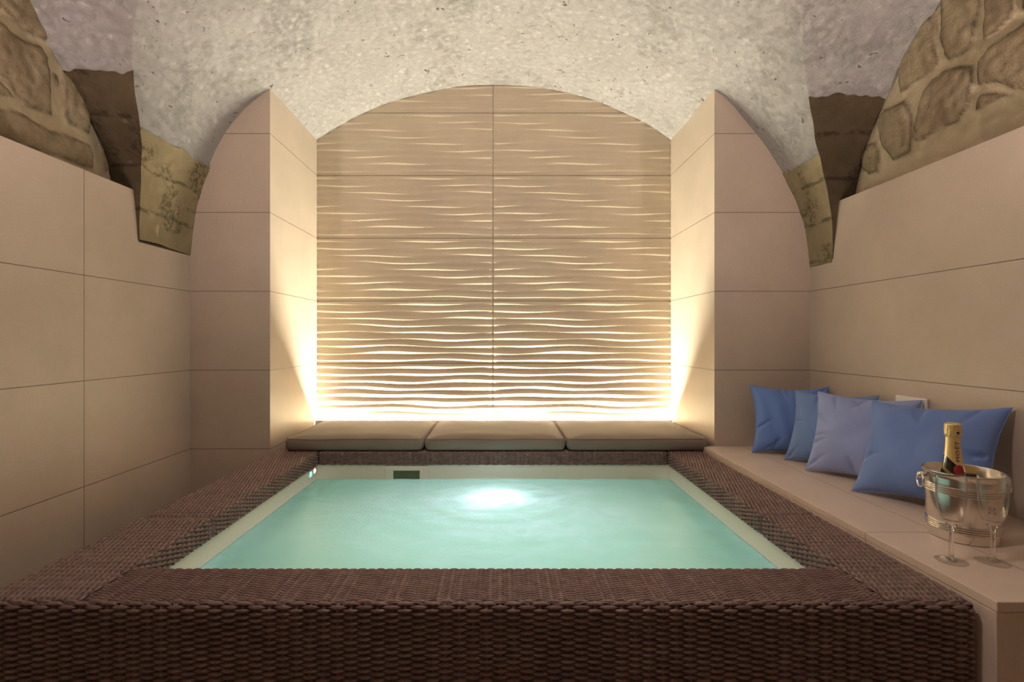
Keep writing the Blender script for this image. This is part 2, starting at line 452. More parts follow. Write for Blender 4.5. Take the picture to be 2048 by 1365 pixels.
# ---------------------------------------------------------------- bare stone walls above the cladding
def poly_sd(P, poly):
    """signed distance (inside positive) from points P (n,2) to polygon"""
    poly = np.array(poly, float); n = len(poly); d = np.full(len(P), 1e9); ins = np.zeros(len(P), bool)
    for i in range(n):
        a, b = poly[i], poly[(i + 1) % n]; e = b - a; w = P - a
        t = np.clip((w @ e) / (e @ e), 0, 1); q = w - t[:, None] * e; d = np.minimum(d, np.hypot(q[:, 0], q[:, 1]))
        c = ((a[1] > P[:, 1]) != (b[1] > P[:, 1])) & (P[:, 0] < (b[0] - a[0]) * (P[:, 1] - a[1]) / (b[1] - a[1] + 1e-12) + a[0])
        ins ^= c
    return np.where(ins, d, -d)
stones_R = [  # outlines (y, z) of the stones, from the eye
]
def wallpt(px, py, xw):
    Y = 1000 * abs(xw) / abs(px - 1000); return (Y, (678 - py) * Y / 1000)
cr5 = lambda x, y: (1700 + x / 3.414, y / 3.414)
cr1 = lambda x, y: (x / 2.438, y / 2.438)
RP = [[(350,640),(342,540),(345,440),(370,350),(400,280),(450,190),(520,120),(590,100),(612,150),(616,300),(612,440),(590,490),(540,530),(480,560),(410,610)],
      [(630,0),(640,-60),(900,-60),(900,30),(870,130),(850,230),(825,330),(760,380),(670,432),(640,390),(630,300)],
      [(912,-20),(930,-60),(1145,-60),(1140,20),(1110,130),(1020,225),(950,280),(905,298)],
      [(1165,-60),(1300,-60),(1280,70),(1165,92)],
      [(450,985),(435,880),(460,740),(500,640),(545,570),(640,480),(740,440),(850,430),(862,520),(830,680),(760,840),(700,870),(600,915),(520,960)],
      [(885,590),(870,480),(880,420),(950,330),(1080,235),(1190,150),(1320,90),(1330,590),(1190,640),(1090,600),(1000,580)],
      [(200,810),(240,750),(300,720),(380,675),(415,700),(435,800),(440,940),(430,1050),(290,1110),(220,1010),(200,900)],
      [(95,1150),(90,1070),(140,990),(190,960),(215,1040),(212,1190),(140,1210)],
      [(510,80),(540,20),(560,-50),(620,-60),(600,30)],
      [(900,640),(1060,630),(1160,650),(1000,700),(860,760),(870,690)]]
LP = [[(-60,-60),(180,-60),(215,60),(245,190),(215,205),(140,170),(70,110),(10,60),(-60,30)],
      [(-60,70),(10,110),(60,155),(140,195),(205,225),(240,290),(250,420),(248,572),(190,550),(120,510),(70,470),(20,400),(-60,350)],
      [(302,320),(340,330),(380,400),(420,470),(440,560),(442,662),(380,640),(318,600),(300,500)],
      [(-60,370),(20,420),(70,485),(30,485),(-60,470)],
      [(-60,520),(40,520),(100,545),(180,600),(240,640),(330,660),(430,700),(455,760),(450,830),(340,800),(200,750),(100,720),(-60,650)],
      [(500,695),(525,690),(545,760),(545,835),(505,840),(500,760)],
      [(255,350),(280,370),(285,430),(262,430)]]
def stone_wall(name, polys, crop, xw, side, lab):
    y0, y1, z0, z1 = YR, (2.0 if side < 0 else 2.2), .50, 1.50
    ny, nz = int((y1 - .75) / .0075), int((z1 - z0) / .0075)
    ys = np.concatenate([np.linspace(y0, .75, 80)[:-1], np.linspace(.75, y1, ny)]); zs_ = np.linspace(z0, z1, nz)
    Yg, Zg = np.meshgrid(ys, zs_, indexing='ij'); P = np.stack([Yg.ravel(), Zg.ravel()], 1)
    P3 = np.stack([0 * P[:, 0], P[:, 0], P[:, 1]], 1)
    Pw = P + np.stack([lump(P3, .006, 28, 11), lump(P3, .006, 28, 12)], 1)
    sd = np.full(len(P), -1.0)
    for q in polys: sd = np.maximum(sd, poly_sd(Pw, [wallpt(*crop(*v), xw) for v in q]))
    # stones outside the photographed stretch: irregular cells
    r = np.random.RandomState(5); seeds = []
    ycut = 1.42 if side > 0 else 1.47
    for i, yy in enumerate(np.arange(y0, ycut - .06, .24)):
        for zz in np.arange(z0, z1 + .1, .17): seeds.append((yy + r.uniform(-.05, .05) + .1 * (int(zz * 10) % 2), zz + r.uniform(-.03, .03)))
    seeds = np.array(seeds); seeds = seeds[seeds[:, 0] < ycut - .1]
    k = Pw[:, 0] < ycut
    D = np.sqrt(((Pw[k][:, None, :] - seeds[None]) ** 2).sum(-1)); D.sort(1)
    s2 = (D[:, 1] - D[:, 0]) * .5 - .014
    s2 = np.minimum(s2, ycut - .03 - Pw[k][:, 0])
    sd[k] = np.maximum(sd[k], s2)
    m = np.clip(sd / .006, 0, 1); m = m * m * (3 - 2 * m)
    h = np.clip(sd / .035, 0, 1); h = 1 - (1 - h) ** 2
    dx = .009 * h + .006 * m + lump(P3, .008, 14, 13) + lump(P3, .003, 55, 14)
    edge = m * (1 - np.clip((sd - .004) / .014, 0, 1)) * .8
    P3[:, 0] = xw - side * dx
    G = P3.reshape(len(ys), nz, 3)
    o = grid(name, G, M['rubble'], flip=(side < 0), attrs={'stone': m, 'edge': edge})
    return tag(o, lab, kind='structure')

# ---------------------------------------------------------------- tile cladding, piers, alcove
def side_wall(name, side, cr, zb, m, lab):
    xw = side * WX; mb = MB()
    c = cut(cr, .5787, zb); step = [(float(p[0]), float(p[1])) for p in c[::2]] + [(float(c[-1][0]), zb)]
    pts = [(YR, FL), (YC, FL), (YC, zb)] + step[::-1] + [(YR, .5787)]
    mb.prism(pts, 'x', xw, side * 1.62)
    o = mb.build(name, m); tag(o, lab, kind='structure'); return o
side_wall('wall_left', -1, crossL, .385, M['tile_left'], 'beige large-format tiled left wall below the bare stone')
side_wall('wall_right', 1, crossR, .327, M['tile_right'], 'beige large-format tiled right wall above the bench')
stone_wall('wall_upper_left', LP, cr1, XSL, -1, 'rubble stone masonry with sandy mortar above the left tiles')
stone_wall('wall_upper_right', RP, cr5, XSR, 1, 'rubble stone masonry with sandy mortar above the right tiles')

def pier(name, prof, x_in, side, lab):
    c = cut(prof, 1.145, .34)
    # extend a little above the plaster so that the joint closes
    top = [(x_in, 1.165)] + [(float(p[0]) + side * .0, float(p[1]) + .012) for p in c[::2]]
    pts = [(x_in, FL)] + top + [(side * 1.55, .33), (side * 1.55, FL)]
    mb = MB(); mb.prism(pts, 'y', YC, YB + .1)
    o = mb.build(name, M['tile_pier']); return tag(o, lab, kind='structure')
pier('wall_back_left', mainL, XL, -1, 'beige tiled pier left of the lit alcove')
pier('wall_back_right', mainR, XR, 1, 'beige tiled pier right of the lit alcove')

def wave_wall():
    xs = np.linspace(XL - .02, XR + .02, 190)
    zs_ = np.linspace(-.62, 1.49, 960)
    Xg, Zg = np.meshgrid(xs, zs_, indexing='ij')
    u = (Xg + .04) / 1.02
    uu = (u % 1.0)
    vv = ((Zg - JZ) / JP) % 1.0
    warp = .33 * (.34 * np.sin(2 * PI * (uu * 1.0 + .9 * vv) + .6) + .26 * np.sin(2 * PI * (uu * 2.0 - 1.7 * vv) + 2.1)
            + .16 * np.sin(2 * PI * (uu * 1.0 + 3.1 * vv) + 4.0))
    env = np.sin(PI * np.clip(uu, 0, 1)) ** .5
    ph = 9.0 * vv + warp * (0.35 + .65 * env)
    f = ph % 1.0
    # asymmetric ridge: broad belly with a crisp lower flank
    k = .62
    h = np.where(f < k, .5 - .5 * np.cos(PI * f / k), .5 + .5 * np.cos(PI * (f - k) / (1 - k)))
    amp = .0052 * (1 + .18 * np.sin(2 * PI * (uu * 1.5 + vv * 2.3)))
    D = h * amp
    gro = np.exp(-(((Zg - JZ + JP / 2) % JP - JP / 2) / .0022) ** 2) + np.exp(-((Xg + .04) / .0022) ** 2)
    D = D * (1 - .0) - .003 * np.clip(gro, 0, 1)
    P = np.stack([Xg, YB - D, Zg], -1)
    o = grid('wall_back', P, M['tile_wave'], flip=True)
    # solid wall behind it
    mb = MB(); mb.box(-1.6, 1.6, YB + .03, YB + .2, FL, 1.5); mb.build('backing', M['tile_pier'], o)
    return tag(o, 'beige wave-relief tiled back wall of the alcove lit from below', kind='structure')
wave_wall()
mb = MB(); mb.box(-1.62, 1.62, YR - .15, YR, FL, 1.55); tag(mb.build('wall_front', M['tile_pier']), 'plain wall behind the viewpoint', kind='structure')
mb = MB(); mb.box(-1.62, 1.62, YR - .15, YB + .2, FL - .1, FL); tag(mb.build('floor', M['tile_floor']), 'beige tiled cellar floor', kind='structure')

# ---------------------------------------------------------------- wicker surround
ZW = -.516; FH = .057
XI, XO, XIR, XOR = -.828, -1.03, .765, .9215
YF, YI, YK = .966, 1.124, 2.268       # front edge, inner front edge, inner back edge
def fillet(poly, r, n=7):
    out = [np.array(poly[0], float)]
    for i in range(1, len(poly) - 1):
        p, a, b = (np.array(q, float) for q in (poly[i], poly[i - 1], poly[i + 1]))
        da, db = (a - p) / np.linalg.norm(a - p), (b - p) / np.linalg.norm(b - p)
        cen = p + (da + db) * r; s, e = p + da * r, p + db * r
        for k in range(n + 1):
            t = k / n; q = s * (1 - t) + e * t; q = cen + (q - cen) / np.linalg.norm(q - cen) * r; out.append(q)
    out.append(np.array(poly[-1], float)); return np.array(out)
def wicker(name, poly, axis, u0, u1, parent, colw=.0205, row=.0044, r=.008, phase=0.0, sign=1, du=.0033, dv=.0006, A=.0021, endr=0, deep=-.012):
    """woven skin over a bent panel: poly = cross-section, strands run along axis from u0 to u1"""
    q = fillet(poly, r); seg = np.r_[0, np.cumsum(np.hypot(*np.diff(q, axis=0).T))]
    L = seg[-1]; v = np.linspace(0, L, int(L / dv)); a = np.interp(v, seg, q[:, 0]); b = np.interp(v, seg, q[:, 1])
    ta, tb = np.gradient(a), np.gradient(b); k = 5
    ker = np.ones(k) / k
    ta = np.convolve(np.pad(ta, k // 2, 'edge'), ker, 'valid'); tb = np.convolve(np.pad(tb, k // 2, 'edge'), ker, 'valid')
    n = np.hypot(ta, tb); na, nb_ = sign * tb / n, -sign * ta / n
    u = np.linspace(u0, u1, int((u1 - u0) / du))
    U, Vv = np.meshgrid(u, v, indexing='ij')
    r0 = np.floor(Vv / row)
    cu = ((U / colw) % 1.0); cu = np.minimum(cu, 1 - cu) * colw
    h = np.where(cu < .0025, .0015 * np.sqrt(np.clip(1 - (cu / .0025) ** 2, 0, 1)) + .0002, deep)
    for dr in (-1, 0, 1):
        ri = r0 + dr
        o_ = np.cos(PI * (U / colw + ri + phase + .02 * np.sin(ri * 78.233)))
        hw = .5 * row * (.93 + .25 * np.maximum(o_, 0) - .62 * np.maximum(-o_, 0))
        t = (Vv - (ri + .5) * row) / hw
        hh = A * np.tanh(o_ * 1.3) / .862 + .42 * row * np.sqrt(np.clip(1 - t ** 2, 0, 1)) + .0003 * np.sin(ri * 12.9898)
        h = np.where(np.abs(t) < 1, np.maximum(h, hh - .001), h)
    # the ends tuck in
    endt = np.clip(np.minimum(U - u0, u1 - U) / .004, 0, 1); h = h * endt - (1 - endt) * .003
    if endr:
        q1 = np.clip(np.minimum(U - u0, u1 - U) / endr, 0, 1); h = h - endr * (1 - np.sqrt(np.clip(1 - (1 - q1) ** 2, 0, 1)))
    Aq, Bq = a + na * h, b + nb_ * h
    P = np.stack([U, Aq, Bq], -1) if axis == 'x' else np.stack([Aq, U, Bq], -1)
    return grid(name, P, M['wicker'], parent, flip=(axis == 'x') ^ (sign < 0))
def core(parent, boxes):
    mb = MB()
    for b in boxes: mb.box(*b)
    return mb.build('inner_frame', M['wicker_core'], parent)
SE = .0035
g = 'wicker surround sections of the pool'
t = empty('wicker_pool_surround', (0, YF, FL), 'wide dark brown wicker front section of the pool surround, facing the viewer', 'pool surround', g)
wicker('woven_top', [(YI, ZW - FH), (YI, ZW), (YF + .005, ZW)], 'x', XI + .005, XIR - .005, t)
wicker('woven_front', [(YF + .014, ZW + .0005), (YF, ZW + .0005), (YF, FL + .01)], 'x', XO, XOR, t, colw=.0262, row=.0061, A=.0036, dv=.00105, endr=.014)
core(t, [(XI + .012, XIR - .012, YF + .008, YI - .016, FL, ZW - .01)])
def side_panel(side, y0, y1, label, front=False):
    xi, xo = (XI, XO) if side < 0 else (XIR, XOR)
    t = empty('wicker_pool_surround', (xo, (y0 + y1) / 2, FL), label, 'pool surround', g)
    depth = .34 if side < 0 else .10
    wicker('woven_cover', [(xi, ZW - FH), (xi, ZW), (xo, ZW), (xo, ZW - depth)], 'y', y0, y1, t, sign=side * -1, row=.0060, colw=.0195, A=.0027, dv=.0008)
    a, b = sorted((xi - .01 * (-side) * 0, xo))
    core(t, [(min(xi, xo) + .016, max(xi, xo) - .016, y0 + .008, y1 - .006, FL, ZW - .01)])
    return t
side_panel(-1, YF + .018, 1.44 - .002, 'dark wicker left front section of the pool surround, nearest the viewer', True)
side_panel(-1, 1.44 + .002, 2.77, 'dark wicker left rear section of the pool surround, running under the left seat cushion')
side_panel(1, YF + .018, 1.462 - .002, 'dark wicker right front section of the pool surround, beside the bench with glasses', True)
side_panel(1, 1.462 + .002, 2.77, 'dark wicker right rear section of the pool surround, beside the blue pillows')
t = empty('wicker_pool_surround', (0, YK, FL), 'dark wicker back section of the pool surround below the three seat cushions', 'pool surround', g)
wicker('woven_cover', [(YK + .06, ZW), (YK, ZW), (YK, ZW - FH)], 'x', XI + .006, XIR - .006, t, dv=.0008, deep=-.005)
core(t, [(XI + .012, XIR - .012, YK + .016, 2.77, FL, ZW - .006)])

# ---------------------------------------------------------------- pool: liner, skimmer, lamps, water
xa, xb, ya, yb = XI - .008, XIR + .008, YI - .008, YK + .008
pool = empty('plunge_pool', (0, 1.7, FL), 'sunken square plunge pool with cream liner inside the wicker surround', 'pool')
mb = MB(); T = .004; ZT, ZBt = ZW - FH - .0005, FL + .005
zf = FL + .03
sx0, sx1, sz0, sz1 = -.485, -.365, -.66, -.600       # skimmer slot
xa2, xb2 = xa - T, xb + T
mb.box(xa2, xa, ya - T, yb, zf, ZT); mb.box(xb, xb2, ya - T, yb, zf, ZT); mb.box(xa2, xb2, ya - T, ya, zf, ZT)
mb.box(xa2, sx0, yb, yb + T, zf, ZT); mb.box(sx1, xb2, yb, yb + T, zf, ZT); mb.box(sx0, sx1, yb, yb + T, zf, sz0); mb.box(sx0, sx1, yb, yb + T, sz1, ZT)
mb.box(xa2, xb2, ya - T, yb + T, zf - .01, zf)
mb.build('liner', M['liner'], pool)
mb = MB()  # skimmer faceplate around the slot
fx0, fx1, fz0, fz1 = -.522, -.325, -.70, ZT - .004
for b in ((fx0, sx0, fz0, fz1), (sx1, fx1, fz0, fz1), (sx0, sx1, sz1, fz1), (sx0, sx1, fz0, sz0)): mb.box(b[0], b[1], yb - .005, yb, b[2], b[3])
sk = mb.build('skimmer_plate', M['liner'], pool, bevel=.0015)
mb = MB(); mb.box(sx0, sx1, yb + .0035, yb + .006, sz0, sz1); mb.build('skimmer_shade_plate', M['slot_shade'], sk)  # thin plate coloured dark as the shaded depth of the slot
def pool_lamp(y, z, m, lab, r=.0125):
    mb = MB(); path = []
    t = empty('wall_lamp', (xa, y, z), lab, 'lamp', 'small lamps on the pool wall')
    n = 28; V = []; 
    def ring(rr, x): return [(x, y + rr * math.cos(k * 2 * PI / n), z + rr * math.sin(k * 2 * PI / n)) for k in range(n)]
    R = [ring(r * 1.32, xa), ring(r * 1.32, xa + .006), ring(r * 1.2, xa + .009), ring(r, xa + .009), ring(r, xa + .004)]
    mb.add(sum(R, []), [(i * n + k, i * n + (k + 1) % n, (i + 1) * n + (k + 1) % n, (i + 1) * n + k) for i in range(4) for k in range(n)])
    mb.build('bezel', M['white_plastic'], t, smooth=True)
    mb = MB(); R = [ring(r, xa + .005), ring(r * .9, xa + .009), ring(r * .6, xa + .012), ring(r * .2, xa + .013)]
    mb.add(sum(R, []), [(i * n + k, i * n + (k + 1) % n, (i + 1) * n + (k + 1) % n, (i + 1) * n + k) for i in range(3) for k in range(n)] + [tuple(3 * n + k for k in range(n))])
    mb.build('lens', m, t, smooth=True)
pool_lamp(2.185, -.593, M['led_cyan'], 'small round turquoise glowing lamp on the left pool wall')
pool_lamp(2.232, -.590, M['led_warm'], 'small round warm white glowing lamp in the back left pool corner', .0115)
# water body
ZWT = -.637
nx, ny = 150, 120
X, Y = np.meshgrid(np.linspace(xa + .001, xb - .001, nx), np.linspace(ya + .001, yb - .0056, ny), indexing='ij')
P0 = np.stack([X, Y, 0 * X], -1)
d = np.hypot(X + .01, (Y - 2.0) * 1.1)
Z = ZWT + lump(P0, .0022, 14, 21) + .012 * np.exp(-(d / .12) ** 2) + lump(P0, .0035, 60, 22) * np.exp(-(d / .22) ** 2) + .002 * np.cos(d * 60) * np.exp(-d / .35)
Pt = np.stack([X, Y, Z], -1).reshape(-1, 3)
rim = [i * ny for i in range(nx)] + [(nx - 1) * ny + j for j in range(1, ny)] + [i * ny + ny - 1 for i in range(nx - 2, -1, -1)] + [j for j in range(ny - 2, 0, -1)]
Pb = Pt[rim].copy(); Pb[:, 2] = FL + .04
nt_, nr = len(Pt), len(rim)
Fs = [tuple(f) for f in gridF(nx, ny)] + [(rim[(i + 1) % nr], rim[i], nt_ + i, nt_ + (i + 1) % nr) for i in range(nr)] + [tuple(nt_ + i for i in range(nr))]
w = mesh('pool_water', np.vstack([Pt, Pb]), Fs, M['water'], None, (0, 1.7, FL + .04), smooth=False)
for i, pl in enumerate(w.data.polygons):
    if len(pl.vertices) == 4 and i < (nx - 1) * (ny - 1): pl.use_smooth = True
tag(w, 'milky turquoise churning water glowing from an underwater lamp', 'water', kind='stuff')

# ---------------------------------------------------------------- LED channel at the foot of the wave wall
t = empty('led_channel', (0, 2.84, -.50), 'warm white light strip in a channel at the foot of the wave wall', 'light strip')
mb = MB(); mb.box(XL + .004, XR - .004, 2.800, 2.872, FL, -.494); mb.build('channel_base', M['alu'], t)
mb = MB(); mb.box(XL + .004, XR - .004, 2.835, 2.838, -.494, -.4635); mb.build('front_lip', M['alu'], t)
mb = MB(); mb.box(XL + .02, XR - .02, 2.850, 2.862, -.494, -.489); mb.build('led_lens', M['led_strip'], t)

# ---------------------------------------------------------------- seat cushions
def seat_cushion(x0, x1, y0, y1, label, seed):
    zb, h = ZW + .0065, .058
    cx, cy = (x0 + x1) / 2, (y0 + y1) / 2; hx, hy = (x1 - x0) / 2 - .0015, (y1 - y0) / 2
    t = empty('seat_cushion', (cx, cy, zb), label, 'cushion', 'seat cushions at the back of the pool')
    n, mm = 72, 40
    rc = .028
    def outline(k, inset):
        """rounded rectangle point k of n*? at an inset"""
        a = 2 * PI * k / N_; e = .10
        c, s = math.cos(a), math.sin(a)
        p = (abs(c) ** e) * math.copysign(1, c), (abs(s) ** e) * math.copysign(1, s)
        return p[0] * (hx - inset), p[1] * (hy - inset)
    # outline sampled evenly along a rounded rectangle
    def rr(inset, m=160):
        X, Yh, r = hx - inset, hy - inset, max(rc - inset, .004)
        pts = []
        for q, (sx, sy) in enumerate(((1, 1), (-1, 1), (-1, -1), (1, -1))):
            for k in range(9):
                a = q * PI / 2 + k * PI / 16; pts.append((sx * (X - r) + r * math.cos(a), sy * (Yh - r) + r * math.sin(a)))
        pts = np.array(pts); sg = np.r_[0, np.cumsum(np.hypot(*np.diff(np.vstack([pts, pts[:1]]), axis=0).T))]
        s = np.linspace(0, sg[-1], m, endpoint=False); pc = np.vstack([pts, pts[:1]])
        return np.stack([np.interp(s, sg, pc[:, 0]), np.interp(s, sg, pc[:, 1])], 1)
    rings = []; m_ = 160
    # bottom to top profile: (inset, z)
    prof = [(.6, 0.0), (.2, 0.0), (.03, 0.0), (.008, .003), (.002, .010), (.0, .022), (.0, .036), (.002, .047), (.006, .052)]
    for (i, z) in prof:
        if i > .1:
            base = rr(.03); base = base * (1 - i); rings.append(np.c_[base, np.full(m_, z)])
        else: rings.append(np.c_[rr(i), np.full(m_, z)])
    base = rr(.006)
    for k, f in enumerate((.985, .96, .92, .86, .78, .68, .55, .4, .25, .1)):
        b = base * f
        crown = .052 + .013 * (1 - (1 - min(1, (1 - f) / .3)) ** 2)
        rings.append(np.c_[b, np.full(m_, crown)])
    P = np.array(rings); P[..., 2] *= h / .06
    W = P + np.array([cx, cy, zb])
    d = lump(W, .0022, 16, seed) * np.clip(P[..., 2] / .05, 0, 1)
    W[..., 2] += d; W[..., 1] += np.where((P[..., 2] > .008) & (P[..., 2] < .05), lump(W, .0012, 22, seed + 1), 0)
    nr_ = len(rings)
    V = W.reshape(-1, 3); Fq = [tuple(f) for f in gridF(nr_, m_, cv=True, flip=True)]
    Fq += [tuple(range(m_))[::-1], tuple((nr_ - 1) * m_ + k for k in range(m_))]
    o = mesh('cushion_cover', V, Fq, M['seat_fabric'], t, smooth=True)
    for zz, nm in ((8, 'top_piping'), (3, 'bottom_piping')):
        mb = MB(); pr = W[zz].copy(); mid = np.array([cx, cy, 0]); 
        mb.tube([tuple(q) for q in pr[::2]], .0022, 6, True); mb.build(nm, M['piping'], t, smooth=True)
    return t
CY0, CY1 = 2.272, 2.792
seat_cushion(-.985, -.349, CY0, CY1, 'left taupe box seat cushion on the wicker ledge below the wave wall', 31)
seat_cushion(-.347, .301, CY0, CY1, 'middle taupe box seat cushion on the wicker ledge below the wave wall', 41)
seat_cushion(.303, .957, CY0, CY1, 'right taupe box seat cushion on the wicker ledge below the wave wall', 51)

# ---------------------------------------------------------------- tiled bench on the right
ZBN = -.492
t = empty('tiled_bench', (1.17, 1.6, FL), 'long beige tiled bench along the right wall carrying pillows and ice bucket', 'bench')
mb = MB(); mb.box(.9285, WX - .001, .934, YC - .001, ZBN - .020, ZBN); mb.build('bench_top', M['tile_bench'], t, bevel=.0018)
mb = MB(); mb.box(.9295, WX - .001, .936, YC - .001, FL, ZBN - .0208); mb.build('bench_base', M['tile_bench'], t, bevel=.0018)

# ---------------------------------------------------------------- socket on the right wall
t = empty('wall_socket', (WX, 1.72, -.25), 'white wall socket plate behind the blue pillows on the right wall', 'socket')
mb = MB(); mb.box(WX - .009, WX, 1.655, 1.785, -.292, -.2); mb.build('face_plate', M['white_plastic'], t, bevel=.003)
mb = MB(); mb.box(WX - .0105, WX - .009, 1.668, 1.716, -.272, -.220); mb.box(WX - .0105, WX - .009, 1.724, 1.772, -.272, -.220); mb.build('socket_insert', M['white_plastic'], t, bevel=.001)

# ---------------------------------------------------------------- blue pillows
def pillow(BL, TL, TR, T, m, label, seed, sag=.04, ears=.13):
    BL, TL, TR = (np.array(p, float) for p in (BL, TL, TR))
    w = TR - TL; W = np.linalg.norm(w); w /= W
    hgt = TL - BL; hgt -= w * (hgt @ w); H = np.linalg.norm(hgt); hgt /= H
    nrm = np.cross(w, hgt)                    # towards the viewer
    cen = (BL + TL) / 2 + w * W / 2
    n = 64
    s = np.linspace(-1, 1, n); U, Vv = np.meshgrid(s, s, indexing='ij')
    # outline: concave edges, corners drawn out
    fx = U * (1 - ears * (1 - Vv ** 2) ** 1.0 * np.abs(U) ** 2)
    fy = Vv * (1 - ears * (1 - U ** 2) ** 1.0 * np.abs(Vv) ** 2)
    prof = (np.clip(1 - np.abs(U) ** 2.6, 0, 1) * np.clip(1 - np.abs(Vv) ** 2.6, 0, 1)) ** .55
    th = T / 2 * prof
    r = np.random.RandomState(seed)
    P3 = np.stack([U, Vv, 0 * U], -1)
    wr = lump(P3, .006, 5, seed) * prof
    # creases running in from the corners and edges
    for k in range(10):
        a = r.uniform(0, 2 * PI); px, py = math.cos(a) * 1.05, math.sin(a) * 1.05
        m_ = max(abs(px), abs(py)); px, py = px / m_, py / m_
        ang = math.atan2(-py, -px) + r.uniform(-.5, .5)
        du, dv = (U - px), (Vv - py); al = du * math.cos(ang) + dv * math.sin(ang); ac = -du * math.sin(ang) + dv * math.cos(ang)
        wr = wr - .010 * np.exp(-(ac / .045) ** 2) * np.exp(-((al - .15) / .28) ** 2) * np.clip(1 - np.maximum(abs(U), abs(Vv)), 0, .12) / .12
    droop = -sag * .1 * (1 - U ** 2) * (Vv > 0) * Vv * .8
    sides = []
    for sg in (1, -1):
        D = sg * (th + wr * (sg > 0)) + .0006 * sg
        P = cen + w * (fx * W / 2)[..., None] + hgt * ((fy + droop) * H / 2)[..., None] + nrm * D[..., None]
        sides.append(P)
    # corner tips flop slightly
    zmin = min(P[..., 2].min() for P in sides)
    for P in sides: P[..., 2] += (ZBN + .001) - zmin
    Fa = gridF(n, n); Fb = gridF(n, n, flip=True, base=n * n)
    e = [i * n for i in range(n)] + [(n - 1) * n + j for j in range(1, n)] + [i * n + n - 1 for i in range(n - 2, -1, -1)] + [j for j in range(n - 2, 0, -1)]
    L = len(e); Fe = [(e[i], e[(i + 1) % L], n * n + e[(i + 1) % L], n * n + e[i]) for i in range(L)]
    org_ = (float(cen[0]), float(cen[1]), ZBN)
    t = empty('throw_pillow', org_, label, 'pillow', None)
    Vall = np.vstack([sides[0].reshape(-1, 3), sides[1].reshape(-1, 3)])
    Fall = np.vstack([Fa, Fb, np.array(Fe)[:, ::-1]])
    o = mesh('pillow_cover', Vall, Fall, m, t, smooth=True)
    edge = ((sides[0] + sides[1]) / 2).reshape(-1, 3)[e]
    mb = MB(); mb.tube([tuple(q) for q in edge[::2]], .0016, 6, True); mb.build('edge_seam', m, t, smooth=True)
    return t
pillow((1.085, 2.155, -.49), (1.118, 2.235, -.205), (1.405, 2.13, -.205), .10, M['blue1'], 'mid blue pillow in the corner against the pier, farthest from the ice bucket', 3)
pillow((1.150, 2.04, -.49), (1.235, 2.075, -.21), (1.405, 1.835, -.21), .09, M['blue2'], 'dusty blue pillow mostly hidden behind the pale blue one', 5)
pillow((1.135, 1.862, -.49), (1.218, 1.915, -.203), (1.400, 1.655, -.206), .10, M['blue3'], 'pale lavender blue pillow, the lightest of the four', 8, ears=.11)
pillow((1.140, 1.605, -.49), (1.252, 1.70, -.209), (1.402, 1.383, -.190), .115, M['blue4'], 'large front blue pillow behind the ice bucket and bottle', 12)

# ---------------------------------------------------------------- ice bucket
BX, BY = 1.150, 1.243
t = empty('ice_bucket', (BX, BY, ZBN), 'silver ice bucket with ring handles on the tiled bench', 'ice bucket')
H = .166
prof = [(.0, .0), (.062, .0), (.0665, .0015), (.0675, .004), (.0672, .022)]
z = .0235
def r_at(z): return .0672 + .0105 * (z / H) ** 1.1
for k in range(4):
    prof += [(r_at(z), z), (r_at(z) + .0024, z + .0010), (r_at(z) + .0028, z + .0022), (r_at(z) + .0024, z + .0034), (r_at(z) - .0004, z + .0044)]; z += .0052
prof += [(r_at(.06), .06), (r_at(.09), .09), (r_at(.112), .112)]
z = .113
for k in range(4):
    prof += [(r_at(z), z), (r_at(z) + .0022, z + .0010), (r_at(z) + .0026, z + .0022), (r_at(z) + .0022, z + .0034), (r_at(z) - .0004, z + .0044)]; z += .0052
prof += [(r_at(.14), .14), (r_at(.150), .150), (r_at(.158) + .001, .158), (r_at(.163) + .0035, .1625), (r_at(.166) + .0032, .1660), (r_at(.166) + .0006, .1665),
         (r_at(.166) - .0016, .164), (r_at(.12) - .0018, .12), (r_at(.06) - .0018, .06), (.064, .006), (.0, .005)]
mb = MB(); mb.lathe(prof, BX, BY, ZBN, 96, cap=False); autosmooth(mb.build('bucket_body', M['silver'], t), .7)
va = math.atan2(-BY, -BX)
for sg, nm in ((1, 'handle'), (-1, 'handle')):
    a = va - 1.15 + (0 if sg > 0 else PI)
    dx, dy = math.cos(a), math.sin(a); rz = ZBN + .147; R = r_at(.147)
    mb = MB()
    # knob that carries the ring
    for (d0, rr) in ((R + .001, .0045), (R + .006, .0045)): pass
    n = 14; ringV = []
    pr = [(.0035, R - .001), (.0045, R + .003), (.0075, R + .006), (.0088, R + .0105), (.0075, R + .015), (.003, R + .0172)]
    px, py = -dy, dx
    for (rr, dd) in pr:
        ringV += [(BX + dx * dd + px * rr * math.cos(k * 2 * PI / n), BY + dy * dd + py * rr * math.cos(k * 2 * PI / n), rz + rr * math.sin(k * 2 * PI / n)) for k in range(n)]
    mb.add(ringV, [(i * n + k, i * n + (k + 1) % n, (i + 1) * n + (k + 1) % n, (i + 1) * n + k) for i in range(5) for k in range(n)] + [tuple(range(n))[::-1], tuple(5 * n + k for k in range(n))])
    kb = mb.build('handle_knob', M['silver'], t, smooth=True)
    mb = MB(); rr = .0165; dd = R + .0085
    mb.tube([(BX + dx * (dd + .001 + .004 * (1 - math.cos(k * 2 * PI / 36)) * .3) + px * rr * math.sin(k * 2 * PI / 36), BY + dy * dd + py * rr * math.sin(k * 2 * PI / 36), rz - .0125 + rr * math.cos(k * 2 * PI / 36)) for k in range(36)], .0021, 10, True)
    mb.build('ring_handle', M['silver'], kb, smooth=True)

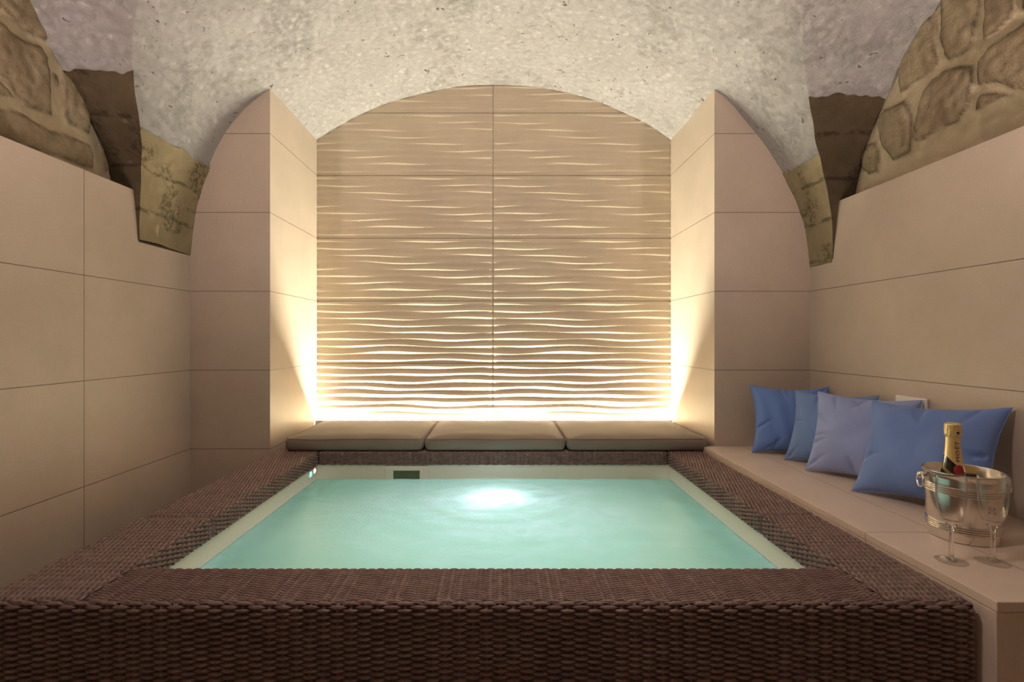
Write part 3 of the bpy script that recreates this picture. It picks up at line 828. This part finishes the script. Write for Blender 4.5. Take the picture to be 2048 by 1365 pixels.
# ---------------------------------------------------------------- champagne bottle
QX, QY = 1.143, 1.262; ZTOP = -.214
t = empty('champagne_bottle', (QX, QY, ZBN + .008), 'champagne bottle with gold foil neck standing in the silver bucket', 'bottle')
def r_b(s):   # radius of the glass at depth s below the top
    return float(np.interp(s, [0, .004, .035, .060, .085, .10, .12, .14, .165, .19, .262, .268], [.012, .0135, .0138, .0148, .0172, .0192, .0232, .0275, .0335, .0365, .037, .033]))
ss = list(np.linspace(0.0, .262, 60)) + [.268]
mb = MB(); mb.lathe([(r_b(s), -s) for s in ss][::-1], QX, QY, ZTOP - .001, 48); mb.build('bottle_glass', M['bottle_glass'], t, smooth=True)
phi0 = math.atan2(-QY, -QX)
# foil: crumpled cap over cork and cage, smooth neck below, pointed lower edge
nth, ns = 72, 70
th = np.linspace(0, 2 * PI, nth, endpoint=False)
G = np.zeros((nth, ns, 3))
for i, a in enumerate(th):
    rel = math.atan2(math.sin(a - phi0), math.cos(a - phi0))
    smax = .100 - .010 * math.cos(rel + .9) + .012 * math.sin(rel)
    for j in range(ns):
        f = j / (ns - 1); s = -.0035 + f * (smax + .0035)
        if s < .036:
            r = .0163 * min(1, max(0, (s + .0035) / .0045)) ** .45 + .0004
            if .002 < s < .030: r += .0006 * math.sin(a * 9 + s * 500) * math.sin(s * 300) + .0004 * math.sin(a * 17 + 3)
            if s > .028: r = r - .0022 * (s - .028) / .008
        else: r = max(r_b(s), .0142) + .0006
        G[i, j] = (QX + r * math.cos(a), QY + r * math.sin(a), ZTOP - s)
grid('gold_foil', G, M['gold'], t, cu=True)
def on_neck(a, s, off=.0010): r = max(r_b(s), .0142) + .0006 + off; return (QX + r * math.cos(a), QY + r * math.sin(a), ZTOP - s)
# thin gold lines crossing the shoulder
mb = MB()
for d in (0, .0045):
    pts = []
    for k in range(48):
        a = k * 2 * PI / 48; rel = math.atan2(math.sin(a - phi0), math.cos(a - phi0)); s = .124 + d + .017 * math.sin(rel)
        pts.append((QX + (r_b(s) + .0004) * math.cos(a), QY + (r_b(s) + .0004) * math.sin(a), ZTOP - s))
    mb.tube(pts, .0006, 6, True)
mb.build('gold_line', M['gold_band'], t, smooth=True)
# red round seal
mb = MB(); n = 28; sc, ac = .113, phi0 + .60; V = []; rs = .0125
for kk in range(6):
    rr = rs * (1 - kk / 5.5)
    for k in range(n):
        u, v = rr * math.cos(k * 2 * PI / n), rr * math.sin(k * 2 * PI / n); s = sc - v; V.append(on_neck(ac + u / (r_b(s) + .001), s, .0012 if kk else .0002))
mb.add(V, [(i * n + k, i * n + (k + 1) % n, (i + 1) * n + (k + 1) % n, (i + 1) * n + k) for i in range(5) for k in range(n)] + [tuple(5 * n + k for k in range(n))])
mb.build('red_seal', M['red_seal'], t, smooth=True)
# lettering up the neck
def text_tris(body, size, sx=1.0, space=1.0):
    cu = bpy.data.curves.new('txt', 'FONT'); cu.body = body; cu.size = size; cu.align_x = 'LEFT'; cu.resolution_u = 3; cu.space_character = space
    ob = bpy.data.objects.new('txt', cu); C.objects.link(ob)
    dg = bpy.context.evaluated_depsgraph_get(); me = bpy.data.meshes.new_from_object(ob.evaluated_get(dg))
    vs = np.array([tuple(v.co) for v in me.vertices]); fs = [tuple(p.vertices) for p in me.polygons]
    bpy.data.objects.remove(ob); bpy.data.curves.remove(cu); bpy.data.meshes.remove(me)
    return vs, fs
vs, fs = text_tris('MOËT', .0125, space=1.15)
w_ = vs[:, 0].max() - vs[:, 0].min(); vs[:, 0] = (vs[:, 0] - vs[:, 0].min()) * (.050 / w_); hcap = .0088
at_ = phi0 + .55
# x runs up the bottle; letter tops point left
V = []
for (x, y, _) in vs:
    s = .092 - x; V.append(on_neck(at_ - (y - hcap / 2) * .95 / (r_b(s) + .001), s, .0006))
mb = MB(); mb.add(V, fs); mb.build('lettering', M['black_ink'], t)
mb = MB(); V = [on_neck(at_ + .05, .0265, .0026)]
for k in range(10):
    rr = .0052 if k % 2 == 0 else .0021; V.append((lambda a, s: (QX + .0174 * math.cos(a), QY + .0174 * math.sin(a), ZTOP - s))(at_ + .05 + rr * math.sin(k * PI / 5) / .0165, .021 - rr * math.cos(k * PI / 5)))
V[0] = (QX + .0176 * math.cos(at_ + .05), QY + .0176 * math.sin(at_ + .05), ZTOP - .021)
mb.add(V, [(0, 1 + k, 1 + (k + 1) % 10) for k in range(10)]); mb.build('star_mark', M['black_ink'], t)

# ---------------------------------------------------------------- flutes
def flute(cx, cy, h, rb, rr, label, mark):
    t = empty('champagne_flute', (cx, cy, ZBN), label, 'glass', 'champagne flutes in front of the ice bucket')
    hb = h * .40          # where the bowl starts
    out = [(.0, .0), (rb * .97, .0), (rb, .0010), (rb * .98, .0019), (rb * .6, .0032), (rb * .3, .0052), (.0055, .009), (.0041, .015), (.0038, .03), (.0038, hb * .8), (.0044, hb * .93), (.0065, hb)]
    bowl = [(.0, 0), (.06, .34), (.14, .56), (.24, .72), (.36, .85), (.5, .94), (.65, 1.0), (.82, 1.01), (.93, .985), (1.0, .965)]
    Hb = h - hb
    o_ = [(.0065 + (rr * 1.03 - .0065) * b, hb + Hb * a) for a, b in bowl[1:]]
    i_ = [(r - .0011, z) for r, z in o_[::-1]][:-1]
    pr = np.array(out + o_ + [(rr * .985, h + .0004)] + i_ + [(.0055, hb + .015), (.0, hb + .0125)])
    kf, kb = 6, len(out)
    def part(nm, q, m): mb = MB(); mb.lathe([tuple(p) for p in q], cx, cy, ZBN, 56, cap=False); return mb.build(nm, m, t, smooth=True)
    part('foot', out[:kf] + [(.0, .0045)], M['glass'])
    part('stem', [(.0, .0046), (rb * .2, .0046)] + out[kf - 1:kb] + [(.0105, hb + Hb * .045), (.0, hb + .008)], M['solid_glass'])
    part('bowl', [tuple(p) for p in pr[kb + 1:]], M['glass'])
    if mark:
        mb = MB(); a0 = math.atan2(-cy, -cx) - .05; zc = hb + Hb * .36
        def pt(u, v):
            z = zc + v; f = (z - hb) / Hb; r = .0065 + (rr * 1.03 - .0065) * float(np.interp(f, [a for a, b in bowl], [b for a, b in bowl])) + .0005
            return (cx + r * math.cos(a0 + u / r), cy + r * math.sin(a0 + u / r), ZBN + z)
        def stroke(ps): mb.tube([pt(*p) for p in ps], .00042, 5)
        for sx in (-1, 1):
            stroke([(sx * .0022, -.0065 + k * .0013) for k in range(10)])
            stroke([(sx * (.0022 + .0035 * math.sin(k * PI / 8)), .005 * math.cos(k * PI / 8)) for k in range(9)])
            stroke([(sx * (.005 + .0016 * math.cos(k * PI / 4)), -.0055 + .0014 * math.sin(k * PI / 4)) for k in range(8)])
            stroke([(sx * (.0045 + .0014 * math.cos(k * PI / 4)), .0065 + .0012 * math.sin(k * PI / 4)) for k in range(8)])
        stroke([(-.0022, 0), (0, .0008), (.0022, 0)]); stroke([(-.003, .0072), (0, .0092), (.003, .0072)])
        mb.build('etched_monogram', M['engraving'], t)
    return t
flute(.998, 1.106, .190, .0295, .0262, 'left clear champagne flute standing in front of the bucket middle', False)
flute(1.084, 1.100, .191, .0300, .0262, 'right clear champagne flute with an etched monogram beside the bucket', True)

# ---------------------------------------------------------------- lamps, with added fill lights
t = empty('added_fill_globe', (0, .90, .82), 'unseen glowing globe added over the pool to light the vault', 'lamp')
R_ = .09
mb = MB(); mb.lathe([(max(.0005, R_ * math.sin(k * PI / 20)), -R_ * math.cos(k * PI / 20)) for k in range(21)], 0, .90, .82, 32); mb.build('fill_globe_ball', M['fill_globe'], t, smooth=True)  # globe added above the view to light the vault
mb = MB(); mb.lathe([(.03, .085), (.03, .11), (.004, .118), (.004, .56), (.04, .57), (.04, .60)], 0, .90, .82, 24); mb.build('fill_globe_stem', M['grey_plastic'], t)
def add_uplight(side, label):  # made-up uplights out of view, added to brighten the cross vault
    x = side * WX; y = .96; z = .44
    t = empty('added_wall_uplight', (x, y, z), label, 'lamp', 'uplights added on the side walls to light the vault')
    mb = MB(); pts = [(x - side * .0 , y - .07)]
    V = []; n = 17
    for (rr, zz) in ((.02, z - .10), (.075, z), (.073, z), (.019, z - .095)):
        V += [(x - side * rr * math.sin(PI * k / (n - 1)), y - rr * math.cos(PI * k / (n - 1)), zz) for k in range(n)]
    mb.add(V, [(i * n + k, i * n + k + 1, (i + 1) * n + k + 1, (i + 1) * n + k) for i in range(3) for k in range(n - 1)] + [tuple(range(n))])
    mb.build('added_uplight_shade', M['white_plastic'], t)
add_uplight(-1, 'added unseen half round uplight on the left tiled wall'); add_uplight(1, 'added unseen half round uplight on the right tiled wall')
def area(name, loc, size, power, col, rot=(0, 0, 0), sy=None, spread=None):
    l = bpy.data.lights.new(name, 'AREA'); l.energy = power; l.color = col; l.size = size
    if sy: l.shape = 'RECTANGLE'; l.size_y = sy
    if spread: l.spread = spread
    o = bpy.data.objects.new(name, l); C.objects.link(o); o.location = (loc[0], loc[1], loc[2] + ZC); o.rotation_euler = rot; return o
def point(name, loc, r, power, col):
    l = bpy.data.lights.new(name, 'POINT'); l.energy = power; l.color = col; l.shadow_soft_size = r
    o = bpy.data.objects.new(name, l); C.objects.link(o); o.location = (loc[0], loc[1], loc[2] + ZC); return o
for sd in (-1, 1):
    l = area('added_uplight_beam', (sd * 1.37, .96, .45), .07, 4.6, (1, .77, .72)); l.rotation_euler = Vector((-sd * .25, .55, .8)).to_track_quat('-Z', 'Y').to_euler()  # light of the added uplights
area('rear_fill_light', (0, -.6, 1.25), .5, .9, (1, .80, .74))  # weak fill added behind the camera, no fixture there
area('led_strip_light', ((XL + XR) / 2, 2.856, -.4875), XR - XL - .05, 52, (1, .95, .75), (PI, 0, 0), .010)
point('underwater_lamp_light', (-.015, 2.02, -.698), .025, 1.5, (.82, .93, 1))
area('water_glow_fill', (0, 1.7, -1.1), 1.0, 4.2, (.82, 1, .98), (PI, 0, 0), .8)  # added fill under the surface, stands in for light scattered by the water

# ---------------------------------------------------------------- camera, view
cam = bpy.data.cameras.new('camera'); co = bpy.data.objects.new('camera', cam); C.objects.link(co)
co.location = (0, 0, ZC); co.rotation_euler = (PI / 2, 0, 0)
cam.sensor_width = 36; cam.lens = 36 * 1000 / 2048; cam.shift_x = 24 / 2048; cam.shift_y = -4.5 / 2048; cam.clip_start = .02
S = bpy.context.scene; S.camera = co
wd = bpy.data.worlds.new('world'); S.world = wd; wd.use_nodes = True
wd.node_tree.nodes['Background'].inputs[0].default_value = (0, 0, 0, 1)
S.view_settings.view_transform = 'Standard'; S.view_settings.look = 'None'; S.view_settings.gamma = 1; S.view_settings.use_curve_mapping = False
S.view_settings.exposure = 0.5
S.cycles.use_denoising = True
S.cycles.transparent_max_bounces = 24; S.cycles.max_bounces = 10; S.cycles.diffuse_bounces = 6; S.cycles.transmission_bounces = 10
S.cycles.caustics_refractive = True; S.cycles.sample_clamp_indirect = 6
